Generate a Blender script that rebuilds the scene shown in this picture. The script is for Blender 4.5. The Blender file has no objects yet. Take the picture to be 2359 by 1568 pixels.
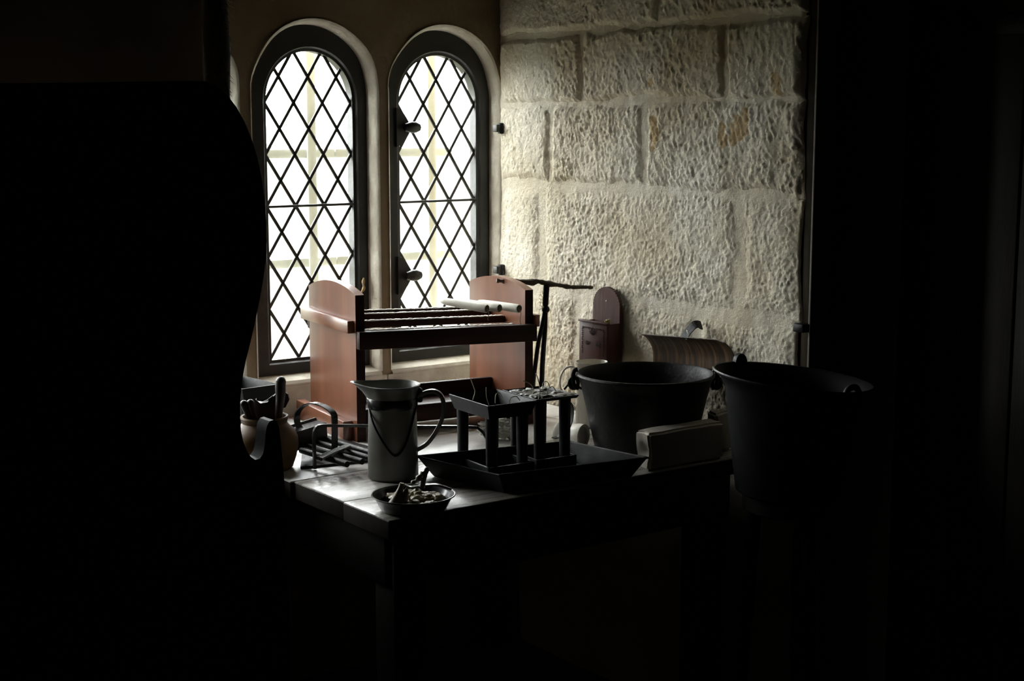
import bpy, bmesh, math, random
import numpy as np
from mathutils import Vector, Matrix
from mathutils.geometry import tessellate_polygon
random.seed(7)
SC = bpy.context.scene
COL = SC.collection
PI = math.pi

# ------------------------------------------------------------------ camera
W, H, F = 2359.0, 1568.0, 3400.0
PITCH, AZ = math.radians(8.2669), math.radians(53.8332)
CAM = Vector((-2.574, -3.582, 1.55))
cd = bpy.data.cameras.new('camera'); cam = bpy.data.objects.new('camera', cd); COL.objects.link(cam)
cd.sensor_fit = 'HORIZONTAL'; cd.sensor_width = 36.0; cd.lens = F / W * 36.0; cd.clip_start = 0.05
cam.location = CAM
cam.rotation_euler = (PI / 2 - PITCH, 0, AZ - PI / 2)
SC.camera = cam

# ------------------------------------------------------------------ sky and exposure
world = bpy.data.worlds.new('overcast_sky'); SC.world = world; world.use_nodes = True
bg = world.node_tree.nodes['Background']
bg.inputs[0].default_value = (0.97, 0.99, 1.0, 1); bg.inputs[1].default_value = 28.0
vs = SC.view_settings
vs.view_transform = 'Standard'; vs.look = 'None'; vs.gamma = 1.0; vs.use_curve_mapping = False
vs.exposure = 0.0

WIN_X = (-0.183, -0.603, -1.030, -1.457)          # window centres along the window wall
WIN_FX = (-0.191, -0.611, -1.036, -1.463)         # centres of the stone openings
def portal(x):
    ld = bpy.data.lights.new('window_portal', 'AREA'); ld.shape = 'RECTANGLE'; ld.size = 0.40; ld.size_y = 1.0
    ld.cycles.is_portal = True
    o = bpy.data.objects.new('window_portal', ld); COL.objects.link(o)
    o.location = (x, 0.17, 1.34); o.rotation_euler = (-PI / 2, 0, 0)
for x in WIN_X: portal(x)

# ------------------------------------------------------------------ photograph pixel -> point in the room
FW = Vector((math.cos(AZ) * math.cos(PITCH), math.sin(AZ) * math.cos(PITCH), -math.sin(PITCH)))
RT = Vector((math.sin(AZ), -math.cos(AZ), 0)); UP = RT.cross(FW)
def ray(x, y): return FW + RT * ((x - W / 2) / F) + UP * ((H / 2 - y) / F)
def at_x(x, y, X=0.0): d = ray(x, y); return CAM + d * ((X - CAM.x) / d.x)
def at_y(x, y, Y=0.0): d = ray(x, y); return CAM + d * ((Y - CAM.y) / d.y)
def at_z(x, y, Z=0.76): d = ray(x, y); return CAM + d * ((Z - CAM.z) / d.z)

# ------------------------------------------------------------------ mesh helpers
def finish(name, bm, mat, parent=None, smooth=True, angle=38, loc=None):
    bmesh.ops.recalc_face_normals(bm, faces=bm.faces)
    if smooth:
        for f in bm.faces: f.smooth = True
        a = math.radians(angle)
        for e in bm.edges:
            e.smooth = len(e.link_faces) != 2 or e.calc_face_angle(0) < a
    me = bpy.data.meshes.new(name); bm.to_mesh(me); bm.free()
    me.materials.append(mat)
    o = bpy.data.objects.new(name, me); COL.objects.link(o)
    if parent: o.parent = parent
    if loc is not None: o.location = loc
    return o
def empty(name, loc=(0, 0, 0), rot=(0, 0, 0)):
    o = bpy.data.objects.new(name, None); COL.objects.link(o)
    o.empty_display_size = 0.05; o.location = loc; o.rotation_euler = rot
    return o
def tag(o, label=None, cat=None, group=None, kind=None):
    if label: o['label'] = label
    if cat: o['category'] = cat
    if group: o['group'] = group
    if kind: o['kind'] = kind
    return o
def thing(name, label, cat, loc=(0, 0, 0), rotz=0.0, group=None, rot=None):
    return tag(empty(name, loc, rot or (0, 0, rotz)), label, cat, group)
def copy_tree(o, parent=None):
    c = o.copy(); COL.objects.link(c); c.parent = parent
    for ch in o.children: copy_tree(ch, c)
    return c

def box(bm, c, s, m=None, bev=0.0):
    r = bmesh.ops.create_cube(bm, size=1.0)
    vs_ = r['verts']
    bmesh.ops.scale(bm, vec=s, verts=vs_)
    if bev > 0:
        es = list({e for v in vs_ for e in v.link_edges})
        rb = bmesh.ops.bevel(bm, geom=es, offset=bev, segments=2, affect='EDGES', profile=0.5)
        vs_ = list({v for f in rb['faces'] for v in f.verts} | {v for v in vs_ if v.is_valid})
    bmesh.ops.translate(bm, vec=c, verts=vs_)
    if m is not None: bmesh.ops.transform(bm, matrix=m, verts=vs_)
    return vs_
def boxo(name, lo, hi, mat, parent=None, bev=0.003):
    bm = bmesh.new()
    c = [(a + b) / 2 for a, b in zip(lo, hi)]; s = [abs(b - a) for a, b in zip(lo, hi)]
    box(bm, c, s, bev=min(bev, min(s) * .4))
    return finish(name, bm, mat, parent)
def prism(bm, pts, d0, d1, axis='y', m=None):
    """polygon pts (u,v) extruded along axis from d0 to d1"""
    def P(u, v, d):
        return {'y': (u, d, v), 'x': (d, u, v), 'z': (u, v, d)}[axis]
    a = [bm.verts.new(P(u, v, d0)) for u, v in pts]; b = [bm.verts.new(P(u, v, d1)) for u, v in pts]
    n = len(pts)
    tris = tessellate_polygon([[Vector((u, v, 0)) for u, v in pts]])
    for t in tris:
        bm.faces.new([a[i] for i in t]); bm.faces.new([b[i] for i in reversed(t)])
    for i in range(n): bm.faces.new((a[i], a[(i + 1) % n], b[(i + 1) % n], b[i]))
    if m is not None: bmesh.ops.transform(bm, matrix=m, verts=a + b)
    return a + b
def lathe(bm, prof, segs=40, c=(0, 0, 0), m=None, deform=None):
    rings = []; allv = []
    for r, z in prof:
        if r < 1e-6:
            ring = [bm.verts.new((c[0], c[1], c[2] + z))]
        else:
            ring = []
            for i in range(segs):
                a = 2 * PI * i / segs
                p = Vector((r * math.cos(a), r * math.sin(a), z))
                if deform: p = deform(p, a)
                ring.append(bm.verts.new((c[0] + p.x, c[1] + p.y, c[2] + p.z)))
        rings.append(ring); allv += ring
    for A, B in zip(rings, rings[1:]):
        if len(A) == 1 and len(B) == 1: continue
        for i in range(segs):
            j = (i + 1) % segs
            if len(A) == 1: bm.faces.new((A[0], B[i], B[j]))
            elif len(B) == 1: bm.faces.new((A[i], A[j], B[0]))
            else: bm.faces.new((A[i], A[j], B[j], B[i]))
    if m is not None: bmesh.ops.transform(bm, matrix=m, verts=allv)
    return allv
def smooth_path(pts, n=8, closed=False):
    pts = [Vector(p) for p in pts]; out = []
    N = len(pts); rng = N if closed else N - 1
    for i in range(rng):
        p0 = pts[(i - 1) % N] if (closed or i > 0) else pts[0] * 2 - pts[1]
        p1 = pts[i]; p2 = pts[(i + 1) % N]
        p3 = pts[(i + 2) % N] if (closed or i + 2 < N) else p2 * 2 - p1
        for k in range(n):
            t = k / n
            out.append(0.5 * ((2 * p1) + (p2 - p0) * t + (2 * p0 - 5 * p1 + 4 * p2 - p3) * t * t + (3 * p1 - p0 - 3 * p2 + p3) * t ** 3))
    if not closed: out.append(pts[-1])
    return out
def tube(bm, pts, r, segs=10, closed=False, up=(0, 0, 1), sect=None, caps=True):
    """sweep; r number or function(t); sect=(w,h) gives a flat strap with width along 'up x tangent'"""
    pts = [Vector(p) for p in pts]; n = len(pts); rings = []
    up = Vector(up); prev = None
    for i, p in enumerate(pts):
        if closed: t = pts[(i + 1) % n] - pts[(i - 1) % n]
        else: t = pts[min(i + 1, n - 1)] - pts[max(i - 1, 0)]
        t.normalize()
        if prev is None or sect:
            s = t.cross(up)
            if s.length < 1e-4: s = t.cross(Vector((1, 0, 0)))
        else:
            s = prev - t * prev.dot(t)
        s.normalize(); prev = s; u = s.cross(t)
        rr = r(i / max(n - 1, 1)) if callable(r) else r
        ring = []
        if sect:
            w, h = sect
            for a, b in ((-w, -h), (w, -h), (w, h), (-w, h)): ring.append(bm.verts.new(p + s * a * .5 + u * b * .5))
        else:
            for k in range(segs):
                a = 2 * PI * k / segs; ring.append(bm.verts.new(p + (s * math.cos(a) + u * math.sin(a)) * rr))
        rings.append(ring)
    m = len(rings[0])
    for i in range(n if closed else n - 1):
        A, B = rings[i], rings[(i + 1) % n]
        for k in range(m): bm.faces.new((A[k], A[(k + 1) % m], B[(k + 1) % m], B[k]))
    if caps and not closed:
        bm.faces.new(list(reversed(rings[0]))); bm.faces.new(rings[-1])
    return [v for r_ in rings for v in r_]
def pathspin(bm, prof, path, m=None):
    """rounded-end taper along a straight axis z: prof list (r,z)"""
    return lathe(bm, prof, 20, m=m)

# ------------------------------------------------------------------ numpy noise
def _h(ix, iy, s):
    n = (ix.astype(np.int64) * 374761393 + iy.astype(np.int64) * 668265263 + s * 974634777) & 0x7fffffff
    n = ((n ^ (n >> 13)) * 1274126177) & 0x7fffffff
    n = (n ^ (n >> 16)) & 0xffffff
    return n / float(0xffffff)
def vn(x, y, s=0):
    ix = np.floor(x); iy = np.floor(y); fx = x - ix; fy = y - iy
    fx = fx * fx * fx * (fx * (fx * 6 - 15) + 10); fy = fy * fy * fy * (fy * (fy * 6 - 15) + 10)
    a = _h(ix, iy, s); b = _h(ix + 1, iy, s); c = _h(ix, iy + 1, s); d = _h(ix + 1, iy + 1, s)
    return (a * (1 - fx) + b * fx) * (1 - fy) + (c * (1 - fx) + d * fx) * fy
def fbm(x, y, s=0, o=4):
    t = 0; a = .5
    for i in range(o): t = t + a * vn(x * 2 ** i + 17.3 * i, y * 2 ** i - 9.1 * i, s + i); a *= .5
    return t

# ------------------------------------------------------------------ materials
def nodes_of(name):
    m = bpy.data.materials.new(name); m.use_nodes = True
    nt = m.node_tree; return m, nt, nt.nodes['Principled BSDF']
def mat(name, c1, c2=None, rough=.5, metal=0.0, scale=8.0, stretch=(1, 1, 1), bump=0.0, bscale=60.0, spec=.5, contrast=(.35, .65), rvar=0.0, coat=0.0, bdist=.004):
    m, nt, b = nodes_of(name)
    N, L = nt.nodes.new, nt.links.new
    tc = N('ShaderNodeTexCoord'); mp = N('ShaderNodeMapping'); mp.inputs['Scale'].default_value = stretch
    L(tc.outputs['Object'], mp.inputs['Vector'])
    nz = N('ShaderNodeTexNoise'); nz.inputs['Scale'].default_value = scale; nz.inputs['Detail'].default_value = 6
    L(mp.outputs[0], nz.inputs['Vector'])
    if c2 is not None:
        cr = N('ShaderNodeValToRGB'); cr.color_ramp.elements[0].position = contrast[0]; cr.color_ramp.elements[1].position = contrast[1]
        cr.color_ramp.elements[0].color = (*c1, 1); cr.color_ramp.elements[1].color = (*c2, 1)
        L(nz.outputs['Fac'], cr.inputs[0]); L(cr.outputs[0], b.inputs['Base Color'])
    else: b.inputs['Base Color'].default_value = (*c1, 1)
    b.inputs['Roughness'].default_value = rough; b.inputs['Metallic'].default_value = metal
    b.inputs['Specular IOR Level'].default_value = spec; b.inputs['Coat Weight'].default_value = coat
    if rvar:
        mr = N('ShaderNodeMapRange'); mr.inputs['To Min'].default_value = rough - rvar; mr.inputs['To Max'].default_value = rough + rvar
        mr.inputs['From Min'].default_value = .3; mr.inputs['From Max'].default_value = .7
        L(nz.outputs['Fac'], mr.inputs['Value']); L(mr.outputs[0], b.inputs['Roughness'])
    if bump:
        n2 = N('ShaderNodeTexNoise'); n2.inputs['Scale'].default_value = bscale; n2.inputs['Detail'].default_value = 5
        L(mp.outputs[0], n2.inputs['Vector'])
        bp = N('ShaderNodeBump'); bp.inputs['Strength'].default_value = bump; bp.inputs['Distance'].default_value = bdist
        L(n2.outputs['Fac'], bp.inputs['Height']); L(bp.outputs[0], b.inputs['Normal'])
    return m

def stone_material():
    m, nt, b = nodes_of('limewashed_stone'); N, L = nt.nodes.new, nt.links.new
    tc = N('ShaderNodeTexCoord')
    nz = N('ShaderNodeTexNoise'); nz.inputs['Scale'].default_value = 3.0; nz.inputs['Detail'].default_value = 8
    L(tc.outputs['Object'], nz.inputs['Vector'])
    cr = N('ShaderNodeValToRGB'); e = cr.color_ramp.elements
    e[0].position = .30; e[0].color = (.53, .445, .295, 1); e[1].position = .68; e[1].color = (.77, .73, .625, 1)
    L(nz.outputs['Fac'], cr.inputs[0])
    at = N('ShaderNodeAttribute'); at.attribute_name = 'stain'
    mx = N('ShaderNodeMix'); mx.data_type = 'RGBA'
    L(at.outputs['Fac'], mx.inputs['Factor']); L(cr.outputs[0], mx.inputs[6]); mx.inputs[7].default_value = (.46, .31, .13, 1)
    L(mx.outputs[2], b.inputs['Base Color'])
    b.inputs['Roughness'].default_value = .85; b.inputs['Specular IOR Level'].default_value = .25
    n2 = N('ShaderNodeTexNoise'); n2.inputs['Scale'].default_value = 120; n2.inputs['Detail'].default_value = 8; n2.inputs['Roughness'].default_value = .68
    L(tc.outputs['Object'], n2.inputs['Vector'])
    bp = N('ShaderNodeBump'); bp.inputs['Strength'].default_value = .75; bp.inputs['Distance'].default_value = .006
    L(n2.outputs['Fac'], bp.inputs['Height']); L(bp.outputs[0], b.inputs['Normal'])
    return m
def glass_material():
    m = bpy.data.materials.new('old_window_glass'); m.use_nodes = True; nt = m.node_tree; nt.nodes.clear()
    N, L = nt.nodes.new, nt.links.new
    out = N('ShaderNodeOutputMaterial'); mx = N('ShaderNodeMixShader'); tr = N('ShaderNodeBsdfTransparent'); gl = N('ShaderNodeBsdfGlossy')
    mx.inputs[0].default_value = .06
    tr.inputs['Color'].default_value = (.93, .95, .93, 1); gl.inputs['Roughness'].default_value = .03
    L(tr.outputs[0], mx.inputs[1]); L(gl.outputs[0], mx.inputs[2]); L(mx.outputs[0], out.inputs[0])
    return m
M_STONE = stone_material()
M_GLASS = glass_material()
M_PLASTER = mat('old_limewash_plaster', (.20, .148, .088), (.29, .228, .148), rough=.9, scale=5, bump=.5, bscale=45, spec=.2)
M_DADO = mat('brown_limewash', (.12, .095, .06), (.18, .145, .095), rough=.9, scale=4, bump=.4, bscale=30, spec=.2)
M_REVEAL = mat('weathered_window_stone', (.46, .42, .34), (.64, .60, .51), rough=.85, scale=14, bump=.6, bscale=60, spec=.2)
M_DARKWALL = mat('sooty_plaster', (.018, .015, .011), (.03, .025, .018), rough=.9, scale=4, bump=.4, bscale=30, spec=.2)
M_FLOOR = mat('stone_floor', (.018, .016, .013), (.03, .026, .021), rough=.7, scale=3)
M_FRAME = mat('dark_painted_iron', (.013, .0145, .0125), (.02, .0215, .018), rough=.45, scale=20, bump=.15, bscale=80)
M_LEAD = mat('lead', (.045, .045, .042), (.07, .07, .065), rough=.55, metal=.3, scale=40)
M_OUTBAR = mat('weathered_grey_bar', (.42, .44, .38), (.50, .52, .46), rough=.8, scale=15)
M_GROUND = mat('dry_lawn', (.034, .034, .015), (.056, .05, .026), rough=.95, scale=.6, bump=.3, bscale=6)
M_TABLE = mat('worn_grey_table_wood', (.27, .25, .225), (.42, .40, .365), rough=.29, scale=7, stretch=(.8, 7, 7), bump=.18, bscale=25, rvar=.08, contrast=(.3, .7), spec=.6)
M_TABLEP = mat('pale_table_wood', (.60, .58, .54), (.80, .78, .74), rough=.32, scale=6, stretch=(.8, 5, 5), bump=.15, bscale=25, contrast=(.3, .7))  # much paler wood for the planks nearest the window wall
M_TEDGE = mat('shaded_table_edge', (.016, .013, .010), (.024, .02, .016), spec=.08, rough=.85, scale=8, stretch=(.8, 5, 5))
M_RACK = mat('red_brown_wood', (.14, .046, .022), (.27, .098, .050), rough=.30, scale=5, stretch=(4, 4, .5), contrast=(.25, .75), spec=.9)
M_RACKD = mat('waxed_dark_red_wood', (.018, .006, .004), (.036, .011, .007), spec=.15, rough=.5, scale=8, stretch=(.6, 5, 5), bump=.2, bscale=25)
M_WAX = mat('tallow_white', (.74, .72, .62), (.82, .80, .72), rough=.45, scale=20, bump=.25, bscale=40, spec=.4)
M_GRIME = mat('grimy_wax', (.05, .05, .042), (.12, .115, .095), rough=.45, scale=40, bump=.4, bscale=60)
M_WAXD = mat('dirty_tallow', (.17, .14, .075), (.32, .28, .19), rough=.4, scale=25, bump=.4, bscale=60)
M_BLOCK = mat('tallow_block', (.50, .46, .38), (.60, .57, .49), rough=.5, scale=8, bump=.3, bscale=30, spec=.35)
M_IRON = mat('black_iron', (.004, .004, .004), (.009, .009, .009), rough=.46, scale=30, bump=.25, bscale=120, rvar=.1, spec=.18)
M_SOOT = mat('sooty_iron', (.003, .003, .003), (.006, .006, .006), rough=.7, spec=.05, scale=20)
M_IRONS = mat('worn_steel_iron', (.03, .03, .03), (.07, .07, .07), rough=.33, metal=.7, scale=30, bump=.15, bscale=80, rvar=.1)
M_TIN = mat('dark_tinplate', (.008, .009, .009), (.02, .022, .022), spec=.28, rough=.5, metal=0, scale=20, bump=.15, bscale=70, rvar=.1)
M_ENAMEL = mat('grey_white_enamel', (.15, .15, .132), (.21, .21, .19), rough=.3, scale=12, bump=.1, bscale=30)
M_ENAMW = mat('cream_enamel', (.74, .70, .60), (.82, .79, .70), rough=.3, scale=10, bump=.05)
M_BLKEN = mat('black_enamel', (.010, .010, .011), (.018, .018, .02), rough=.25, scale=20)
M_BOX = mat('dark_carved_mahogany', (.050, .017, .015), (.075, .027, .022), spec=.3, rough=.45, scale=10, stretch=(4, 4, .8), bump=.15, bscale=40)
M_RUST = mat('rusty_tin', (.045, .028, .018), (.22, .125, .06), spec=.2, rough=.55, scale=3, stretch=(2, 32, 2), bump=.2, bscale=30, contrast=(.46, .74))
M_JAR = mat('ochre_stoneware', (.085, .042, .009), (.115, .06, .015), spec=.25, rough=.45, scale=9, bump=.1)
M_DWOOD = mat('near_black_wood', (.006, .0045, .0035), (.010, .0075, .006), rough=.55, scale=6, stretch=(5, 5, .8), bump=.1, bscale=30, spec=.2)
M_UTWOOD = mat('dark_utensil_wood', (.02, .014, .01), (.035, .024, .018), rough=.4, scale=10)
M_DOOR = mat('dark_door_oak', (.018, .013, .009), (.03, .022, .015), rough=.6, scale=5, stretch=(5, 5, .7), bump=.2, bscale=30)
M_POST = mat('brown_door_post', (.022, .017, .009), (.03, .023, .013), spec=.08, rough=.8, scale=5, stretch=(5, 5, .7))
M_EDGE = mat('lit_post_edge', (.09, .073, .055), (.13, .105, .08), rough=.7, scale=12)  # paler colour paints in the window-lit strip along the post
M_STRING = mat('cotton_wick', (.42, .38, .28), (.55, .50, .38), rough=.9, scale=40)
M_CORD = mat('brown_tow', (.30, .20, .10), (.42, .30, .16), rough=.9, scale=30)
M_FLEECE = mat('dark_fleece', (.010, .008, .006), (.02, .016, .012), rough=.95, scale=20)
M_FOIL = mat('crumpled_waxed_paper', (.45, .44, .40), (.62, .61, .57), rough=.22, scale=20, bump=.3, bscale=40, spec=.7)
M_STICK = mat('gnarled_stick', (.06, .045, .028), (.10, .075, .045), rough=.8, scale=20, bump=.6, bscale=70)
M_BRASS = mat('yellow_straw', (.42, .33, .10), (.5, .4, .15), rough=.6)
M_BLKWOOD = mat('rack_shadow_wood', (.09, .035, .022), (.14, .055, .033), rough=.45, scale=6, stretch=(.6, 5, 5))

# ================================================================== THE SETTING
CEIL = 2.45
def structure(o): o['kind'] = 'structure'; return o
# ---- floor, ceiling, outer shell
structure(boxo('floor', (-5, -7, -.2), (1.6, .16, 0), M_FLOOR, bev=0))
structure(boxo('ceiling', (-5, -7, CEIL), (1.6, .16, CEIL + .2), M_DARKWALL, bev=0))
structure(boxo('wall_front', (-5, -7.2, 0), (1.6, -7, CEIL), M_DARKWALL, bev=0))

# ---- window wall with round-headed openings
HW, ZSPR, ZSILL = 0.193, 1.639, 0.858
def arch(cx, hw, z0, zs, n=28, top=None):
    """closed outline, counter-clockwise seen from the room (x right, z up)"""
    r = hw
    pts = [(cx + hw, z0), (cx + hw, zs)]
    for i in range(1, n): a = PI * i / n; pts.append((cx + r * math.cos(a), zs + r * math.sin(a)))
    pts += [(cx - hw, zs), (cx - hw, z0)]
    return pts
wb = bmesh.new()
XL, XR = -1.86, 0.30
outer = [(XL - .3, 0.0), (XR, 0.0), (XR, CEIL), (XL - .3, CEIL)]
holes = [arch(c, HW, ZSILL, ZSPR) for c in WIN_FX]
loops = [[Vector((x, z, 0)) for x, z in l] for l in [outer] + holes]
flat = [p for l in loops for p in l]
vv = [wb.verts.new((p.x, 0, p.y)) for p in flat]
for t in tessellate_polygon(loops):
    try: wb.faces.new([vv[i] for i in t])
    except ValueError: pass
# outside face
for t in tessellate_polygon(loops):
    pass
vo = [wb.verts.new((p.x, .16, p.y)) for p in flat]
for t in tessellate_polygon(loops):
    try: wb.faces.new([vo[i] for i in reversed(t)])
    except ValueError: pass
wall_back = structure(finish('wall_back', wb, M_PLASTER, smooth=False))
# reveals: rounded stone edge, slight splay, sloping sill
for wi, c in enumerate(WIN_FX):
    rb = bmesh.new()
    base = arch(c, HW, ZSILL, ZSPR)
    prof = [(.004, -.004), (.000, -.0015), (-.004, .004), (-.007, .014), (-.009, .03), (-.010, .05), (-.010, .155)]
    rows = []
    for off, y in prof:
        p = arch(c, HW + off, ZSILL - .001, ZSPR)
        rows.append([rb.verts.new((x + .0022 * math.sin(40 * z + wi) * (1 if y < .06 else 0), y + .002 * math.sin(23 * z + 2 * wi), z)) for x, z in p])
    for A, B in zip(rows, rows[1:]):
        for i in range(len(A) - 1): rb.faces.new((A[i], A[i + 1], B[i + 1], B[i]))
    finish('window_reveal', rb, M_REVEAL, wall_back)
    sb = bmesh.new()
    prof = [(-.006, ZSILL - .05), (-.006, ZSILL - .008), (.0, ZSILL), (.05, ZSILL + .012), (.16, ZSILL + .02), (.16, ZSILL - .05)]
    prism(sb, prof, c - HW, c + HW, 'x')
    finish('window_sill', sb, M_REVEAL, wall_back, smooth=False)
    boxo('apron_stone', (c - .208, -.008, .60), (c + .208 if wi else -.012, .004, ZSILL - .012), M_REVEAL, wall_back, bev=.003)

# ---- windows
GHW, GZ0, GZT = 0.1335, 0.911, 1.752
GSPR = GZT - GHW
DW, DH = 2 * GHW / 3, 0.1404
YG = 0.065
def clip_poly(poly, clip):
    out = poly
    n = len(clip)
    for i in range(n):
        a, b = clip[i], clip[(i + 1) % n]
        def side(p): return (b[0] - a[0]) * (p[1] - a[1]) - (b[1] - a[1]) * (p[0] - a[0])
        inp, out = out, []
        for j in range(len(inp)):
            p, q = inp[j], inp[(j + 1) % len(inp)]
            sp, sq = side(p), side(q)
            if sp >= 0: out.append(p)
            if (sp >= 0) != (sq >= 0):
                t = sp / (sp - sq); out.append((p[0] + (q[0] - p[0]) * t, p[1] + (q[1] - p[1]) * t))
        if not out: return []
    return out
def clip_line(p, d, clip):
    t0, t1 = -9, 9
    n = len(clip)
    for i in range(n):
        a, b = clip[i], clip[(i + 1) % n]
        ex, ey = b[0] - a[0], b[1] - a[1]
        num = ex * (p[1] - a[1]) - ey * (p[0] - a[0]); den = ex * d[1] - ey * d[0]
        if abs(den) < 1e-9:
            if num < 0: return None
            continue
        t = -num / den
        if den > 0: t0 = max(t0, t)
        else: t1 = min(t1, t)
    return (t0, t1) if t1 - t0 > .012 else None
def area(p): return .5 * sum(p[i][0] * p[(i + 1) % len(p)][1] - p[(i + 1) % len(p)][0] * p[i][1] for i in range(len(p)))
def window(idx, cx):
    w = structure(empty('window_%d' % idx, (cx, 0, 0)))
    w['label'] = ['', 'round-headed leaded window nearest the stone wall corner', 'round-headed leaded window behind the left end of the wooden rack',
                  'round-headed leaded window hidden behind the shaggy bundle and black chair', 'added round-headed leaded window, unseen farthest left behind the black chair'][idx]
    rnd = random.Random(idx)
    # frame
    fb = bmesh.new()
    fcx = WIN_FX[idx - 1] - cx
    def ring(hw, z0, zs, y, cxx): return [fb.verts.new((x, y, z)) for x, z in arch(cxx, hw, z0, zs)]
    A = ring(.188, .862, ZSPR, .046, fcx); B = ring(GHW + .012, GZ0 - .012, GSPR, .046, 0)
    B2 = ring(GHW + .008, GZ0 - .008, GSPR, .052, 0); C = ring(GHW, GZ0, GSPR, .054, 0); D = ring(GHW, GZ0, GSPR, .085, 0)
    E_ = ring(.188, .862, ZSPR, .085, fcx)
    n = len(A)
    for P, Q in ((A, B), (B, B2), (B2, C), (C, D), (D, E_), (E_, A)):
        for i in range(n): fb.faces.new((P[i], P[(i + 1) % n], Q[(i + 1) % n], Q[i]))
    finish('frame', fb, M_FRAME, w)
    clip = arch(0, GHW, GZ0, GSPR)
    # panes
    for r in range(-1, 14):
        for cI in range(-2, 4):
            px = (cI + (.5 if r % 2 else 0)) * DW + (0 if True else 0)
            pz = GZ0 + r * DH / 2
            x0 = -GHW + px
            poly = [(x0, pz - DH / 2), (x0 + DW / 2, pz), (x0, pz + DH / 2), (x0 - DW / 2, pz)]
            q = clip_poly(poly, clip)
            if len(q) < 3 or area(q) < 1.5e-4: continue
            mx = sum(p[0] for p in q) / len(q); mz = sum(p[1] for p in q) / len(q)
            tx, tz = rnd.uniform(-.012, .012), rnd.uniform(-.012, .012)
            pb = bmesh.new()
            vs_ = [pb.verts.new((x, YG + tx * (x - mx) + tz * (z - mz), z)) for x, z in q]
            pb.faces.new(vs_)
            bmesh.ops.remove_doubles(pb, verts=pb.verts, dist=1e-4)
            finish('glass_pane', pb, M_GLASS, w, smooth=False)
    # leads
    d = Vector((DW, DH)).normalized()
    for sgn in (1, -1):
        for k in range(-12, 13):
            p = (-GHW + k * DW, GZ0)
            dd = (d[0] * sgn, d[1])
            t = clip_line(p, dd, clip)
            if not t: continue
            a = (p[0] + dd[0] * t[0], p[1] + dd[1] * t[0]); b = (p[0] + dd[0] * t[1], p[1] + dd[1] * t[1])
            lb = bmesh.new()
            m_ = Vector(((a[0] + b[0]) / 2, YG, (a[1] + b[1]) / 2)); ln = math.hypot(b[0] - a[0], b[1] - a[1])
            ang = math.atan2(b[1] - a[1], b[0] - a[0])
            box(lb, (0, 0, 0), (ln + .004, .006, .0088), m=Matrix.Translation(m_) @ Matrix.Rotation(-ang, 4, 'Y'), bev=.0015)
            finish('lead_came', lb, M_LEAD, w, smooth=False)
    sb = bmesh.new(); tube(sb, [(-GHW - .006, YG - .006, GZ0 + 3 * DH), (GHW + .006, YG - .006, GZ0 + 3 * DH)], .0038, 8)
    finish('saddle_bar', sb, M_LEAD, w)
    # thin bright bead on the inner edge of the casement
    # outer guard bars
    for z in (1.150, 1.470):
        boxo('outer_bar', (-.2085, .29, z - .013), (.2085, .31, z + .013), M_OUTBAR, w)
    boxo('outer_bar', (.115, .285, .7), (.145, .315, 2.05), M_OUTBAR, w)
    return w
W1 = window(1, WIN_X[0]); W2 = window(2, WIN_X[1]); W3 = window(3, WIN_X[2]); W4 = window(4, WIN_X[3])  # fourth window added out of view to even the light on the stone wall
# casement catches on the left stile of the window beside the stone wall, pintles on its right
for z in (1.546, 1.122):
    cb = bmesh.new()
    prism(cb, [(-.152, z + .055), (-.135, z + .05), (-.120, z + .03), (-.108, z + .012), (-.108, z - .012), (-.120, z - .03), (-.137, z - .05), (-.152, z - .055)], .037, .047, 'y')
    finish('catch_plate', cb, M_FRAME, W1)
    cb = bmesh.new()
    lathe(cb, [(0, -.032), (.008, -.026), (.012, -.005), (.012, .01), (.008, .024), (0, .03)], 16,
          m=Matrix.Translation((-.108, .022, z)) @ Matrix.Rotation(PI / 2, 4, 'Y') @ Matrix.Diagonal((1.35, 1, 1, 1)))
    k = finish('turn_button', cb, M_IRONS, W1)
for z in (1.543, 1.125):
    cb = bmesh.new(); box(cb, (.163, -.012, z), (.016, .022, .022), bev=.003)
    lathe(cb, [(0, -.017), (.011, -.015), (.012, 0), (.011, .015), (0, .017)], 14, c=(.178, -.016, z))
    finish('hinge_pintle', cb, M_FRAME, W1)

# ---- outside ground
gb = bmesh.new()
gv = [gb.verts.new(p) for p in ((-60, .5, -.35), (60, .5, -.35), (60, 120, -.35), (-60, 120, -.35))]; gb.faces.new(gv)
structure(finish('ground_outside', gb, M_GROUND, smooth=False))

# ---- stone wall at right: rough limewashed ashlar, each block a piece
YEND = -1.192
wr = bmesh.new()
def surf_noise(y, z):
    """rough dressed-stone relief, metres towards the room"""
    # pick marks running down to the right, fading lower on the wall
    ca, sa = math.cos(math.radians(63)), math.sin(math.radians(63))
    s = -y * ca - z * sa; t = -(-y) * sa - z * ca
    up = np.clip((z - 1.15) / .35, 0, 1)
    wx = .014 * (vn(y * 11, z * 11, 51) - .5); wz = .014 * (vn(y * 11, z * 11, 52) - .5)
    st = (fbm((t + wx) * 120, (s + wz) * 62, 3, 4) - .47)
    pit = fbm(y * 175, z * 150, 11, 4) - .47
    lump = fbm(y * 13, z * 13, 5, 3) - .47
    pits = np.clip(vn((y + wx) * 115, (z + wz) * 92, 21) - .68, 0, 1)
    soft = .70 + .7 * np.clip(fbm(y * 7, z * 7, 71, 2) * 1.6 - .3, 0, 1)
    near = np.clip(-y / .35, .6, 1)
    return near * soft * (.0088 * st * (.35 + .65 * up) + .0056 * pit * (1.15 - .3 * up) - .008 * pits) + .009 * lump
STAINS = [(1508, 305, .020, .038), (1700, 300, .030, .035), (1722, 268, .012, .035), (1670, 315, .018, .03), (1795, 190, .022, .025), (1505, 190, .01, .012)]
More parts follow.
